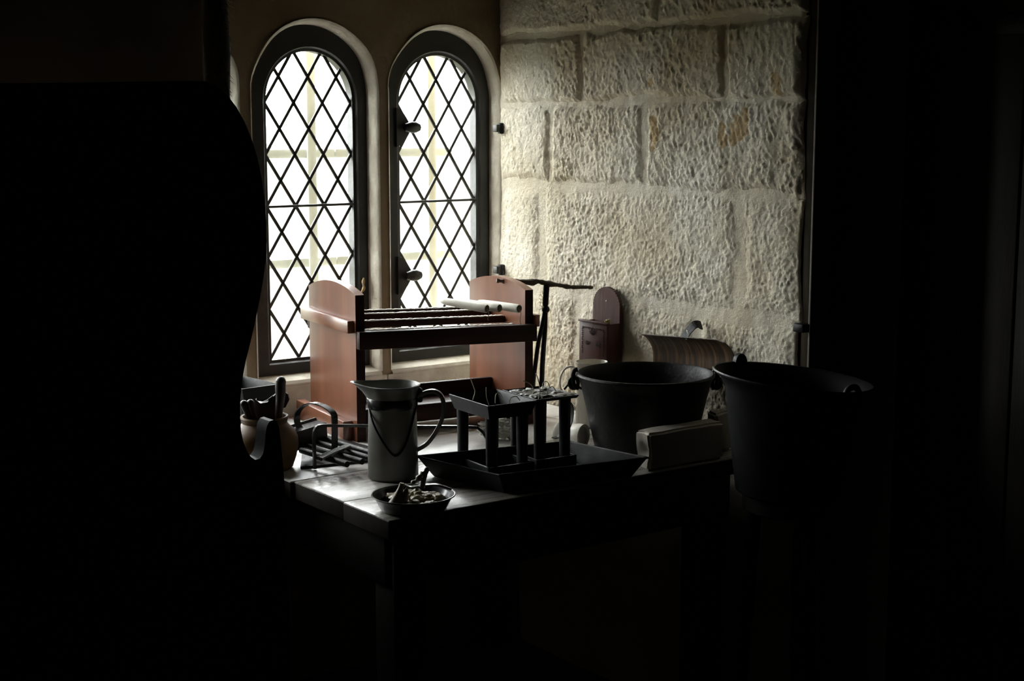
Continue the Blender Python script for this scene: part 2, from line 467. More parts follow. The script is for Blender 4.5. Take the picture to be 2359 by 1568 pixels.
SP = [(at_x(px, py).y, at_x(px, py).z, a, b) for px, py, a, b in STAINS]
def stain(y, z):
    v = np.zeros_like(y)
    for sy, sz, a, b in SP:
        q = ((y - sy) / a) ** 2 + ((z - sz) / b) ** 2 + 1.6 * (fbm(y * 45, z * 45, 31, 3) - .47) * 2
        v = np.maximum(v, np.clip((1.0 - q) * 4, 0, 1))
    return v * .8
def grid_obj(name, y0, y1, z0, z1, hfun, parent, step=.0052, wob=0.0, seed=0, hole=None):
    ny = max(4, int(abs(y1 - y0) / step)); nz = max(4, int((z1 - z0) / step))
    u, v = np.meshgrid(np.linspace(0, 1, ny + 1), np.linspace(0, 1, nz + 1), indexing='ij')
    y = y0 + (y1 - y0) * u; z = z0 + (z1 - z0) * v
    if wob:
        ed = .026 * wob
        y = y + ed * (fbm(z * 11 + seed, y * 4, seed + 40, 3) - .47) * 2
        z = z + ed * (fbm(y * 11 + seed, z * 3, seed + 60, 3) - .47) * 2
    h = hfun(u, v, y, z)
    co = np.stack([-h, y, z], -1).reshape(-1, 3)
    me = bpy.data.meshes.new(name)
    idx = np.arange((ny + 1) * (nz + 1)).reshape(ny + 1, nz + 1)
    fa = np.stack([idx[:-1, :-1], idx[:-1, 1:], idx[1:, 1:], idx[1:, :-1]], -1).reshape(-1, 4)
    me.from_pydata(co.tolist(), [], fa.tolist())
    a = me.attributes.new('stain', 'FLOAT', 'POINT'); a.data.foreach_set('value', stain(y, z).reshape(-1).astype(np.float32))
    me.polygons.foreach_set('use_smooth', [True] * len(me.polygons)); me.update()
    me.materials.append(M_STONE)
    o = bpy.data.objects.new(name, me); COL.objects.link(o)
    if parent: o.parent = parent
    return o
def mortar(u, v, y, z): return -.002 + .75 * surf_noise(y, z) + .006 * (fbm(y * 6, z * 6, 77, 2) - .4) - .02 * np.clip((y - YEND) * -40 + .3, 0, 1)
wall_right = structure(grid_obj('wall_right', .0, YEND, 0, CEIL, mortar, None, step=.008))
def block_h(proud, edge):
    def f(u, v, y, z):
        Ly = np.abs(y[-1] - y[0]).mean(); Lz = (z[:, -1] - z[:, 0]).mean()
        d = np.minimum(np.minimum(u, 1 - u) * Ly, np.minimum(v, 1 - v) * Lz)
        n = fbm(y * 20, z * 20, 91, 3) - .47
        e = np.clip((d + .012 * n) / edge, 0, 1); e = e * e * (3 - 2 * e)
        rim = np.clip(d / .004, 0, 1)
        return -.010 * (1 - rim) + rim * (-.004 + (proud + .004) * e + surf_noise(y, z) * (.35 + .65 * np.clip(d / (edge * .45), 0, 1)))
    return f
COURSES = [(1.806, 2.15, [0, -.70, YEND], .010, .020), (1.615, 1.806, [0, -.384, -.940, YEND], .009, .020), (1.388, 1.615, [0, -.240, -.645, YEND], .006, .024),
           (1.085, 1.388, [0, -.205, -1.0, YEND], .0025, .045), (.70, 1.085, [0, -.372, -.850, YEND], .0025, .04), (.35, .70, [0, -.6, YEND], .006, .03), (0, .35, [0, -.4, -.8, YEND], .006, .03)]
for ci, (z0, z1, ys, pr, ed) in enumerate(COURSES):
    for bi, (a, b) in enumerate(zip(ys, ys[1:])):
        if a == 0: a = .004
        last = b == YEND
        grid_obj('stone_block', a - .0015, b + (.0015 if not last else -.006), z0 + .0015, z1 - .0015, block_h(pr, ed), wall_right, step=.0028 if z0 > .6 else .02, wob=.55, seed=ci * 7 + bi)
# end of the stone wall and the deep doorway beyond it
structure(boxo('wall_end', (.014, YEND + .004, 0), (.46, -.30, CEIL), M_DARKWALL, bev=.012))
tr = structure(empty('trim_1', (0, 0, 0)))
boxo('door_post', (.012, -1.232, 0), (.10, YEND - .006, 2.3), M_POST, tr, bev=.004)
boxo('post_edge', (.000, -1.2385, 0), (.060, -1.232, 2.3), M_EDGE, tr, bev=.002)
boxo('latch_keeper', (-.022, -1.236, 1.073), (.014, -1.204, 1.093), M_IRON, tr, bev=.003)
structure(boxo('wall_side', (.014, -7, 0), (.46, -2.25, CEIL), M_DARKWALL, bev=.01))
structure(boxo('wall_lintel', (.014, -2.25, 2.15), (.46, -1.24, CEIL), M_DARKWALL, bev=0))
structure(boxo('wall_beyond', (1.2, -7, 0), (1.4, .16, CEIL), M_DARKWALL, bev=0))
dr = structure(empty('door_1', (.30, 0, 0)))
yb = -1.245; k = 0
for wdt in (.16, .17, .155, .175, .165, .16):
    boxo('plank', (0, yb - wdt + .003, .01), (.035, yb - .003, 2.14), M_DOOR, dr, bev=.004); yb -= wdt
for z in (.35, 1.75): boxo('strap_hinge', (-.008, -2.1, z), (0, -1.4, z + .05), M_IRON, dr)
# ---- left: pier beside the window bay
structure(boxo('wall_left', (-5, -1.2, 0), (-1.935, .14, CEIL), M_DADO, bev=.012))
# bulkhead hanging from the ceiling behind the chair
XP = at_y(470, 90, -.64).x
bk = structure(boxo('trim_2', (-1.93, -.64, 1.60), (XP, -.59, CEIL), M_PLASTER, bev=.006))
bk['label'] = 'dark plastered bulkhead above the black chair'
structure(boxo('wall_far_left', (-5.2, -7, 0), (-5, .16, CEIL), M_DARKWALL, bev=0))

# ================================================================== TABLE
TZ = .76
tb = thing('work_table', 'heavy grey-brown plank work table under the candle-making tools', 'table', (0, 0, 0))
ys = [-.012, -.20, -.435, -.675, -.903, -1.092]
for i, (a, b) in enumerate(zip(ys, ys[1:])):
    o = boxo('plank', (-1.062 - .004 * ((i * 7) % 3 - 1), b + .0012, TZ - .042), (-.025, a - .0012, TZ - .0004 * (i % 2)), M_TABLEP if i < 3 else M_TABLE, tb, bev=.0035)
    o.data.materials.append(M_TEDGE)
    for f in o.data.polygons: f.material_index = 0 if f.normal.z > .3 else 1  # sides and ends of the planks carry painted shade
boxo('apron', (-1.0, -1.05, TZ - .16), (-.06, -1.02, TZ - .042), M_DWOOD, tb)
boxo('apron', (-1.0, -.06, TZ - .16), (-.06, -.03, TZ - .042), M_DWOOD, tb)
boxo('apron', (-1.03, -1.02, TZ - .16), (-1.0, -.06, TZ - .042), M_DWOOD, tb)
for x in (-.98, -.10):
    for y in (-1.0, -.08): boxo('leg', (x - .04, y - .04, 0), (x + .04, y + .04, TZ - .042), M_DWOOD, tb, bev=.006)
# small side table pushed against the end of the work table, behind the chair
st = thing('side_table', 'plain side table butted to the left end of the work table', 'table', (0, 0, 0))
for i, (a, b) in enumerate(((-.06, -.24), (-.24, -.43), (-.43, -.62))):
    boxo('plank', (-1.245, b + .001, TZ - .03), (-1.072, a - .001, TZ - .0005), M_TABLE, st, bev=.003)
for x in (-1.225, -1.095):
    for y in (-.59, -.09): boxo('leg', (x - .018, y - .018, 0), (x + .018, y + .018, TZ - .03), M_DWOOD, st)

# ================================================================== BLACK WINGED CHAIR (left foreground)
ch = thing('winged_chair', 'tall black wooden winged chair silhouetted in the left foreground', 'chair', (0, 0, 0))
YC = -1.25
sil = [(-60, 192), (200, 190), (440, 186), (472, 187), (497, 196), (522, 217), (545, 247), (563, 280), (579, 318), (592, 360), (602, 405), (609, 455), (613, 510), (614, 555), (612, 600),
       (606, 645), (597, 695), (587, 745), (576, 792), (566, 832), (558, 875), (554, 915), (553, 955), (555, 990), (560, 1015), (568, 1037), (578, 1052), (588, 1059), (599, 1056),
       (606, 1045), (610, 1025), (612, 1000), (615, 981), (621, 970), (630, 967), (638, 971), (643, 985), (647, 1020), (651, 1060), (654, 1095), (656, 1130), (660, 1250)]
pp = [(at_y(x, y, YC).x, at_y(x, y, YC).z) for x, y in sil]
pp += [(-1.37, .30), (-1.36, 0.0), (-1.90, 0.0)]
pp[0] = (-1.90, pp[0][1])
cb = bmesh.new(); prism(cb, pp, YC, YC + .038, 'y')
es = [e for e in cb.edges if len(e.link_faces) == 2 and abs(e.verts[0].co.y - e.verts[1].co.y) < 1e-6 and e.calc_face_angle(0) > 1.2]
bmesh.ops.bevel(cb, geom=es, offset=.007, segments=3, affect='EDGES')
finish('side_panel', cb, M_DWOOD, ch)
ob = [(x + .01 if x < -1.5 else x - .0, z) for x, z in pp]
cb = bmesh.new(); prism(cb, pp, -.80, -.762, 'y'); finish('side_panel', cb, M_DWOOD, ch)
for i in range(4):
    y0 = YC + .038 + i * .103
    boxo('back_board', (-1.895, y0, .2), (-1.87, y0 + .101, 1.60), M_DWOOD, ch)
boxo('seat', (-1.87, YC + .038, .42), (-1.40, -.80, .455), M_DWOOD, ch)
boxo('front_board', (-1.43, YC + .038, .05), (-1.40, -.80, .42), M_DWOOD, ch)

# ================================================================== HANGING DARK FLEECE
hp = at_y(494, 60, -.48)
fl = thing('hanging_fleece', 'black shaggy bundle hanging from the ceiling left of the windows', 'bundle', (hp.x, hp.y, 0))
fb = bmesh.new(); rnd = random.Random(3)
lathe(fb, [(0, 1.40), (.02, 1.42), (.03, 1.55), (.031, 1.72), (.029, 1.9), (.026, 2.1), (.015, 2.25), (0, 2.27)], 18,
      deform=lambda p, a: Vector((p.x * (1 + .12 * math.sin(3 * a + p.z * 20)), p.y, p.z)))
finish('core', fb, M_FLEECE, fl)
fb = bmesh.new()
for i in range(1500):
    a = rnd.uniform(0, 2 * PI); z = rnd.uniform(1.42, 2.2); r = .027
    p = Vector((r * math.cos(a), r * math.sin(a), z)); L_ = rnd.uniform(.006, .016) * (1 + .8 * math.sin(z * 37) ** 2)
    dvec = Vector((math.cos(a + rnd.uniform(-.5, .5)), math.sin(a + rnd.uniform(-.5, .5)), rnd.uniform(-1.2, .1))).normalized()
    s = dvec.cross(Vector((0, 0, 1))).normalized() * .0032
    v = [fb.verts.new(q) for q in (p - s, p + s, p + dvec * L_ + Vector((0, 0, -.004)))]
    fb.faces.new(v)
o = finish('shaggy_fibres', fb, M_FLEECE, fl, smooth=False); o['kind'] = 'stuff'
fb = bmesh.new(); tube(fb, [(0, 0, 2.26), (0, 0, CEIL)], .004, 8); finish('cord', fb, M_CORD, fl)

# ================================================================== CANDLE RACK
RK = thing('candle_rack', 'red-brown wooden candle-drying rack with round-topped end boards', 'rack', (-.735, -.405, TZ), math.radians(-8))
RL, RD, TH = .482, .330, .024
def end_board(x0, dz, name='end_board'):
    b = bmesh.new()
    zs, top = .366 - dz, .394 - dz
    pts = [(0, .0), (0, zs)]
    n = 14
    for i in range(n + 1):
        t = i / n; y = RD * t
        zz = zs - .006 * t + (top - zs + .004) * math.sin(PI * (.04 + .92 * t)) ** .75
        pts.append((y, zz))
    pts += [(RD, zs - .006), (RD, 0)]
    pr = []
    for p in pts:
        if not pr or abs(p[0] - pr[-1][0]) + abs(p[1] - pr[-1][1]) > 1e-4: pr.append(p)
    prism(b, pr, x0, x0 + TH, 'x')
    es = [e for e in b.edges if len(e.link_faces) == 2 and abs(e.verts[0].co.x - e.verts[1].co.x) < 1e-6 and e.calc_face_angle(0) > 1.2]
    bmesh.ops.bevel(b, geom=es, offset=.0018, segments=2, affect='EDGES')
    o = finish(name, b, M_RACK, RK)
    o.data.materials.append(M_RACKD)          # front edge darkened, its shade painted into the colour
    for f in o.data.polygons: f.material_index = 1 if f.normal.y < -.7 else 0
    return o
end_board(0, 0); end_board(RL, .012)
# cleats across the outside of each end board
boxo('cleat', (-.017, .012, .276), (0, RD + .022, .308), M_RACK, RK, bev=.002)
boxo('cleat', (RL + TH, -.008, .262), (RL + TH + .017, RD + .01, .294), M_RACK, RK, bev=.002)
boxo('foot_batten', (-.026, .03, 0.0), (0, RD + .045, .05), M_RACK, RK, bev=.002)
boxo('foot_batten', (RL + TH, .0, 0), (RL + TH + .026, RD + .03, .05), M_RACK, RK, bev=.002)
def rail(name, y, z0, z1, t, m, sag=.012, x0=-.0, x1=None):
    b = bmesh.new(); x1 = x1 or RL + TH
    vs_ = box(b, ((x0 + x1) / 2, y, (z0 + z1) / 2), (x1 - x0, t, z1 - z0), bev=.002)
    for v in b.verts: v.co.z -= sag * (v.co.x - x0) / (x1 - x0)
    return finish(name, b, m, RK)
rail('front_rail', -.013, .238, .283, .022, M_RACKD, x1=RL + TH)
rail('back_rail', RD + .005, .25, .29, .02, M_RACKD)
# square dipping rods spanning the end boards, wax along their tops
rods = []
for i, (y, z) in enumerate(((.06, .276), (.12, .292), (.20, .300), (.275, .300))):
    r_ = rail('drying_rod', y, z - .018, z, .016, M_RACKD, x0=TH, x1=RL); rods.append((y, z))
    b = bmesh.new(); rnd = random.Random(i)
    x = TH + .004
    while x < RL - .004:
        s = rnd.uniform(.002, .0042)
        bmesh.ops.create_icosphere(b, subdivisions=1, radius=1, matrix=Matrix.Translation((x, y + rnd.uniform(-.006, .004), z - .012 * (x - TH) / (RL - TH) + .0005)) @ Matrix.Diagonal((s * 2.2, s, s * .7, 1)))
        x += rnd.uniform(.003, .006)
    o = finish('wax_crust', b, M_WAX, r_); o['kind'] = 'stuff'; o['label'] = 'white wax drips'
boxo('drip_board', (TH, .19, .02), (RL, .205, .10), M_RACKD, RK)
boxo('base_board', (TH, .05, .052), (RL, .20, .064), M_RACKD, RK)
boxo('lower_rail', (TH, .03, .03), (RL, .05, .075), M_RACKD, RK)
# ---- three pale candles lying across the rods by the far end board
for i, (px, py, lab) in enumerate(((1122, 711, 'leftmost of three white candles lying on the rack, longest showing'), (1151, 710, 'middle of three white candles lying on the rack rods'), (1196, 711, 'rightmost of three white candles, against the rack end board'))):
    p = at_z(px, py, 1.078)
    c = thing('candle', lab, 'candle', p, group='white candles on the rack')
    ax = Vector(((-.35, .93, .08), (-.28, .95, .05), (-.2, .97, .03))[i]).normalized()
    q = Vector((0, 0, 1)).rotation_difference(ax).to_matrix().to_4x4()
    Lc = (.150, .150, .150)[i]
    b = bmesh.new(); lathe(b, [(0, .004), (.006, .002), (.0105, 0), (.0115, .004), (.0115, .03), (.0108, Lc * .6), (.0095, Lc * .88), (.007, Lc * .97), (.003, Lc), (0, Lc + .001)], 20, m=q)
    finish('wax_body', b, M_WAX, c)
    b = bmesh.new(); lathe(b, [(0, .006), (.0088, .003), (.0086, -.0016), (.006, -.0022), (0, -.001)], 16, m=q); finish('dark_butt', b, M_STICK, c)
    if i != 1:
        b = bmesh.new(); tube(b, smooth_path([(0, 0, 0), (.003, -.004, -.012), (-.002, -.006, -.026), (.001, -.006, -.042 if i == 2 else -.03)], 5), .0009, 6); finish('wick', b, M_STRING, c)

# ================================================================== ENAMEL JUG
jp = at_z(906, 1098); JZ = .213
JG = thing('enamel_jug', 'tall grey-white enamel jug with pouring lip and black rim at the table corner', 'jug', (jp.x, jp.y, TZ), AZ - PI / 2)
spd = Vector((-1, 0, 0))
def jdef(p, a):
    t = max(0, (p.z - .178) / (JZ - .178)); k = max(0, math.cos(a - PI)) ** 6
    rr = 1 + .48 * k * t ** 1.3
    return Vector((p.x * rr, p.y * rr * (1 - .3 * k * t), p.z + .006 * k * t))
b = bmesh.new()
lathe(b, [(0, .001), (.054, .0), (.0575, .004), (.0572, .03), (.056, .09), (.0545, .15), (.054, .178)], 56, deform=jdef)
finish('body', b, M_ENAMEL, JG)
b = bmesh.new()
lathe(b, [(.0560, .162), (.0572, .164), (.0572, .183), (.0558, .185)], 56, deform=jdef)
finish('strap_band', b, M_BLKEN, JG)
b = bmesh.new()
lathe(b, [(.054, .178), (.0552, .183), (.0570, .196), (.0605, .208), (.0625, .2125), (.0610, .2135), (.0585, .209), (.0550, .197), (.0525, .18), (.053, .12), (.054, .03), (.05, .008), (0, .007)], 56, deform=jdef)
finish('collar', b, M_ENAMEL, JG)
b = bmesh.new()
lathe(b, [(.0600, .2105), (.0632, .2118), (.0634, .2138), (.0612, .2148), (.0594, .2125)], 56, deform=jdef)
finish('rim', b, M_ENAMEL, JG)
b = bmesh.new()
tube(b, smooth_path([(.052, 0, .180), (.072, 0, .194), (.094, 0, .198), (.110, 0, .188), (.116, 0, .165), (.112, 0, .135), (.098, 0, .105), (.078, 0, .078), (.052, 0, .062)], 6), None, up=(0, 1, 0), sect=(.009, .018))
bmesh.ops.bevel(b, geom=b.edges[:], offset=.0025, segments=2, affect='EDGES')
finish('handle', b, M_ENAMEL, JG)
b = bmesh.new()
tube(b, smooth_path([(-.056, -.004, .180), (-.040, -.045, .135), (-.012, -.059, .085), (.010, -.059, .062), (.030, -.054, .082), (.046, -.034, .13), (.058, -.006, .184)], 8), .0024, 8)
finish('wire_bail', b, M_IRON, JG)
b = bmesh.new(); lathe(b, [(0, -.012), (.006, -.01), (.008, 0), (.006, .012), (.007, .018), (0, .024)], 12, c=(.062, 0, .184)); finish('bail_lug', b, M_IRON, JG)

# ================================================================== BOWL OF TALLOW SCRAPS
bp = at_z(951, 1139, .793)
BW = thing('tallow_bowl', 'low dark enamel bowl of tallow scraps at the near table corner', 'bowl', (bp.x + .004, bp.y + .004, TZ), .2)
b = bmesh.new()
lathe(b, [(0, .003), (.058, .001), (.064, .0), (.069, .005), (.076, .018), (.081, .028), (.0870, .0310), (.0875, .0330), (.085, .0338), (.079, .031), (.0735, .02), (.066, .008), (0, .006)], 48)
finish('body', b, M_BLKEN, BW)
b = bmesh.new(); lathe(b, [(.0862, .0308), (.0880, .0320), (.0872, .0342), (.0850, .0338)], 48); finish('rim', b, M_ENAMEL, BW)
rnd = random.Random(5); b = bmesh.new()
def blob(b, c, s, seed, amp=.35):
    r_ = bmesh.ops.create_icosphere(b, subdivisions=3, radius=1)
    from mathutils import noise as mn
    for v in r_['verts']:
        n = mn.noise(v.co * 1.7 + Vector((seed * 3.1, seed, 0))) + .5 * mn.noise(v.co * 4 + Vector((seed, 0, seed)))
        v.co = v.co * (1 + amp * n)
        v.co = Vector((c[0] + v.co.x * s[0], c[1] + v.co.y * s[1], c[2] + v.co.z * s[2]))
for i in range(22):
    a = rnd.uniform(0, 6.28); r = .056 * math.sqrt(rnd.random())
    blob(b, (r * math.cos(a), r * math.sin(a), .016 + rnd.uniform(0, .007)), (rnd.uniform(.010, .02), rnd.uniform(.010, .018), rnd.uniform(.006, .011)), i)
finish('tallow_scraps', b, M_WAXD, BW)['kind'] = 'stuff'
inv = Matrix.Rotation(-.2, 4, 'Z')
def bl(px, py, dep=0.0):   # a point over the bowl seen at that pixel, on the vertical plane through its centre
    n_ = Vector((FW.x, FW.y, 0)).normalized(); d = ray(px, py); t = ((Vector((bp.x, bp.y, 0)) + n_ * dep - CAM).dot(n_)) / d.dot(n_)
    return inv @ (CAM + d * t - Vector((bp.x + .004, bp.y + .004, TZ)))
b = bmesh.new(); P_ = [bl(910, 1162, -.03), bl(916, 1145, -.03), bl(922, 1128, -.03), bl(926, 1112, -.03)]
tube(b, smooth_path(P_, 5), lambda t: .010 * (1 - t) ** 1.4 + .0045, 12)
tube(b, smooth_path([bl(926, 1155, -.03), bl(934, 1140, -.03), bl(937, 1124, -.03)], 5), lambda t: .009 * (1 - t) + .003, 10)
finish('wax_lump', b, M_WAXD, BW)
b = bmesh.new()
tube(b, smooth_path([bl(932, 1116, -.02), bl(946, 1122, -.02), bl(968, 1119, -.015), bl(985, 1117, -.01), bl(1010, 1117, 0), bl(1038, 1126, .01)], 6), None, sect=(.012, .004))
finish('metal_strip', b, M_ENAMEL, BW)
b = bmesh.new()
tube(b, smooth_path([bl(948, 1113, -.02), bl(960, 1106, -.02), bl(970, 1094, -.02), bl(977, 1088, -.02), bl(986, 1076, -.02)], 5), lambda t: .0048 * (.5 + .7 * math.sin(PI * (t * .9 + .08)) + .35 * math.sin(22 * t)), 9)
tube(b, smooth_path([bl(972, 1122, -.02), bl(976, 1106, -.02), bl(981, 1092, -.02), bl(988, 1080, -.02)], 5), lambda t: .0065 - .004 * t, 9)
finish('wax_peel', b, M_WAXD, BW)

# ================================================================== IRON GRIDIRON
GI = thing('gridiron', 'black iron gridiron with arched strap handle beside the stoneware jar', 'gridiron', (0, 0, 0))
def zrod(x0, y0, x1, y1, z): 
    b = bmesh.new(); tube(b, [(x0, y0, z), (x1, y1, z)], .0072, 12); return finish('bar', b, M_IRON, GI)
for i, (A_, B_) in enumerate((((694, 1037), (800, 1069)), ((702, 1026), (835, 1063)), ((726, 1018), (862, 1058)), ((744, 1010), (880, 1050)))):
    a = at_z(*A_, .792); c = at_z(*B_, .792); zrod(a.x, a.y, c.x, c.y, .792)
b = bmesh.new()
for k in (-1, 0, 1):
    a = at_z(735 + k * 5, 1056 + k * 1.5, .804); c = at_z(802 + k * 3, 1027 + k * 1.5, .804)
    tube(b, [a, (a + c) / 2 + Vector((0, 0, .001)), c], .0042, 8)
finish('cross_strap', b, M_IRONS, GI)
b = bmesh.new(); vs_ = [b.verts.new(p) for p in (at_z(692, 1075, .766), at_z(876, 1057, .766), at_z(870, 1032, .766), at_z(752, 1002, .766), at_z(700, 1004, .766))]
f_ = b.faces.new(vs_); r_ = bmesh.ops.extrude_face_region(b, geom=[f_]); bmesh.ops.translate(b, vec=(0, 0, -.005), verts=[v for v in r_['geom'] if isinstance(v, bmesh.types.BMVert)])
finish('black_plate', b, M_IRON, GI, smooth=False)  # thin black sheet put under the bars
# end channel
e0 = at_z(664, 990, .835); e1 = at_z(737, 968, .835)
b = bmesh.new(); dv = (e1 - e0); nrm = Vector((-dv.y, dv.x, 0)).normalized()
vs_ = []
for p in (e0, e1):
    vs_.append([b.verts.new(p + q) for q in (nrm * .012 + Vector((0, 0, .006)), nrm * .008, -nrm * .020 + Vector((0, 0, -.004)), -nrm * .022 + Vector((0, 0, -.049)), -nrm * .018 + Vector((0, 0, -.049)), -nrm * .016 + Vector((0, 0, -.008)), nrm * .010 + Vector((0, 0, -.004)), nrm * .014 + Vector((0, 0, .006)))])
n8 = 8
for i in range(n8): b.faces.new((vs_[0][i], vs_[0][(i + 1) % n8], vs_[1][(i + 1) % n8], vs_[1][i]))
b.faces.new(vs_[0]); b.faces.new(list(reversed(vs_[1])))
finish('end_channel', b, M_IRON, GI, smooth=False)
# arched strap: from the end channel over to the cross strap
def onplane(px, py, p0, n_): d = ray(px, py); return CAM + d * ((p0 - CAM).dot(n_) / d.dot(n_))
p0 = at_z(700, 990, .83); p1 = at_z(773, 1036, .80); nn = Vector((-(p1 - p0).y, (p1 - p0).x, 0)).normalized()
arc = [onplane(x, y, p0, nn) for x, y in ((698, 992), (690, 984), (684, 968), (686, 950), (698, 936), (718, 928), (740, 932), (758, 942), (769, 954), (771, 972), (771, 1000), (771, 1036))]
b = bmesh.new(); tube(b, smooth_path(arc, 5), None, up=(nn.x, nn.y, 0), sect=(.003, .017)); finish('strap_handle', b, M_IRONS, GI)
# long bridge foot
f0 = at_z(725, 1079, TZ + .003); f1 = at_z(1143, 1037, TZ + .003); nn = Vector((-(f1 - f0).y, (f1 - f0).x, 0)).normalized()
zt = onplane(760, 979, f0, nn).z
path = [f0, onplane(724, 1040, f0, nn), onplane(723, 1005, f0, nn), onplane(727, 988, f0, nn), onplane(740, 980, f0, nn), onplane(800, 980, f0, nn), onplane(950, 982, f0, nn), onplane(1080, 983, f0, nn), onplane(1103, 988, f0, nn), onplane(1118, 1005, f0, nn), f1]
b = bmesh.new(); tube(b, smooth_path(path, 5), None, up=(nn.x, nn.y, 0), sect=(.0065, .010)); finish('bridge_foot', b, M_IRONS, GI)

# ================================================================== STONEWARE JAR AND UTENSILS
jr = at_z(612, 1078)
JR = thing('stoneware_jar', 'ochre stoneware jar holding dark wooden utensils, seen past the chair arm', 'jar', (jr.x, jr.y, TZ))
b = bmesh.new()
lathe(b, [(0, .001), (.058, 0), (.064, .006), (.072, .03), (.0775, .055), (.076, .075), (.068, .092), (.056, .103), (.052, .109), (.0535, .116), (.056, .121), (.0545, .125), (.050, .124), (.046, .112), (.05, .098), (.066, .08), (.069, .05), (.058, .012), (0, .01)], 48)
finish('body', b, M_JAR, JR)
n_ = Vector((FW.x, FW.y, 0)).normalized(); pj = Vector((jr.x, jr.y, 0))
def J(px, py, dep=0.0): return onplane(px, py, pj + n_ * dep, n_)
b = bmesh.new(); pth = smooth_path([J(640, 985), J(642, 955), J(646, 915), J(646, 890), J(647, 876)], 6)
tube(b, pth, lambda t: .0062 + .0058 * min(1, t * 1.6) , 14)
bmesh.ops.create_uvsphere(b, u_segments=14, v_segments=8, radius=.0118, matrix=Matrix.Translation(J(647, 878)))
tag(finish('wooden_spoon', b, M_UTWOOD), 'upright round-topped wooden spoon handle standing in the stoneware jar', 'utensil', 'utensils in the jar')
b = bmesh.new()
pth = smooth_path([J(596, 985, .043), J(618, 950, .043), J(640, 925, .043), J(653, 910, .043)], 5)
tube(b, pth, lambda t: .006, 10)
prism(b, [(-.018, -.01), (-.016, .012), (-.004, .02), (.010, .012), (.013, -.002), (.004, -.02), (-.008, -.024)], -.004, .004, 'y', m=Matrix.Translation(J(654, 918, .045)) @ Matrix.Rotation(AZ - PI / 2, 4, 'Z'))
tag(finish('wooden_paddle', b, M_UTWOOD), 'dark paddle with pointed blade leaning out of the jar to the right', 'utensil', 'utensils in the jar')
b = bmesh.new()
m4 = Matrix.Rotation(AZ - PI / 2, 4, 'Z')
loc = [J(x, y, .02) for x, y in ((572, 960), (578, 930), (590, 922), (602, 927), (618, 924), (634, 912), (638, 930), (632, 965), (612, 985), (585, 985))]
q = [m4.inverted() @ (p - J(600, 950, .02)) for p in loc]
prism(b, [(v.x, v.z) for v in q], -.008, .010, 'y', m=Matrix.Translation(J(600, 950, .02)) @ m4)
bmesh.ops.bevel(b, geom=[e for e in b.edges if len(e.link_faces) == 2 and e.calc_face_angle(0) > 1.0], offset=.004, segments=2, affect='EDGES')
tag(finish('wooden_scoop', b, M_UTWOOD), 'dark wavy-topped wooden scoop lying in the mouth of the jar', 'utensil', 'utensils in the jar')
for i, (a, c, lab) in enumerate((((577, 928), (596, 985), 'ridged dark handle leaning left in the jar'), ((562, 930), (585, 985), 'leftmost dark handle in the jar, half behind the chair'))):
    b = bmesh.new(); A_, C_ = J(*a, -.02), J(*c, -.01)
    tube(b, [C_, (A_ + C_) / 2, A_], lambda t: .007 + .002 * t, 12)
    bmesh.ops.create_uvsphere(b, u_segments=12, v_segments=8, radius=.009, matrix=Matrix.Translation(A_))
    tag(finish('utensil_handle', b, M_UTWOOD), lab, 'utensil', 'utensils in the jar')

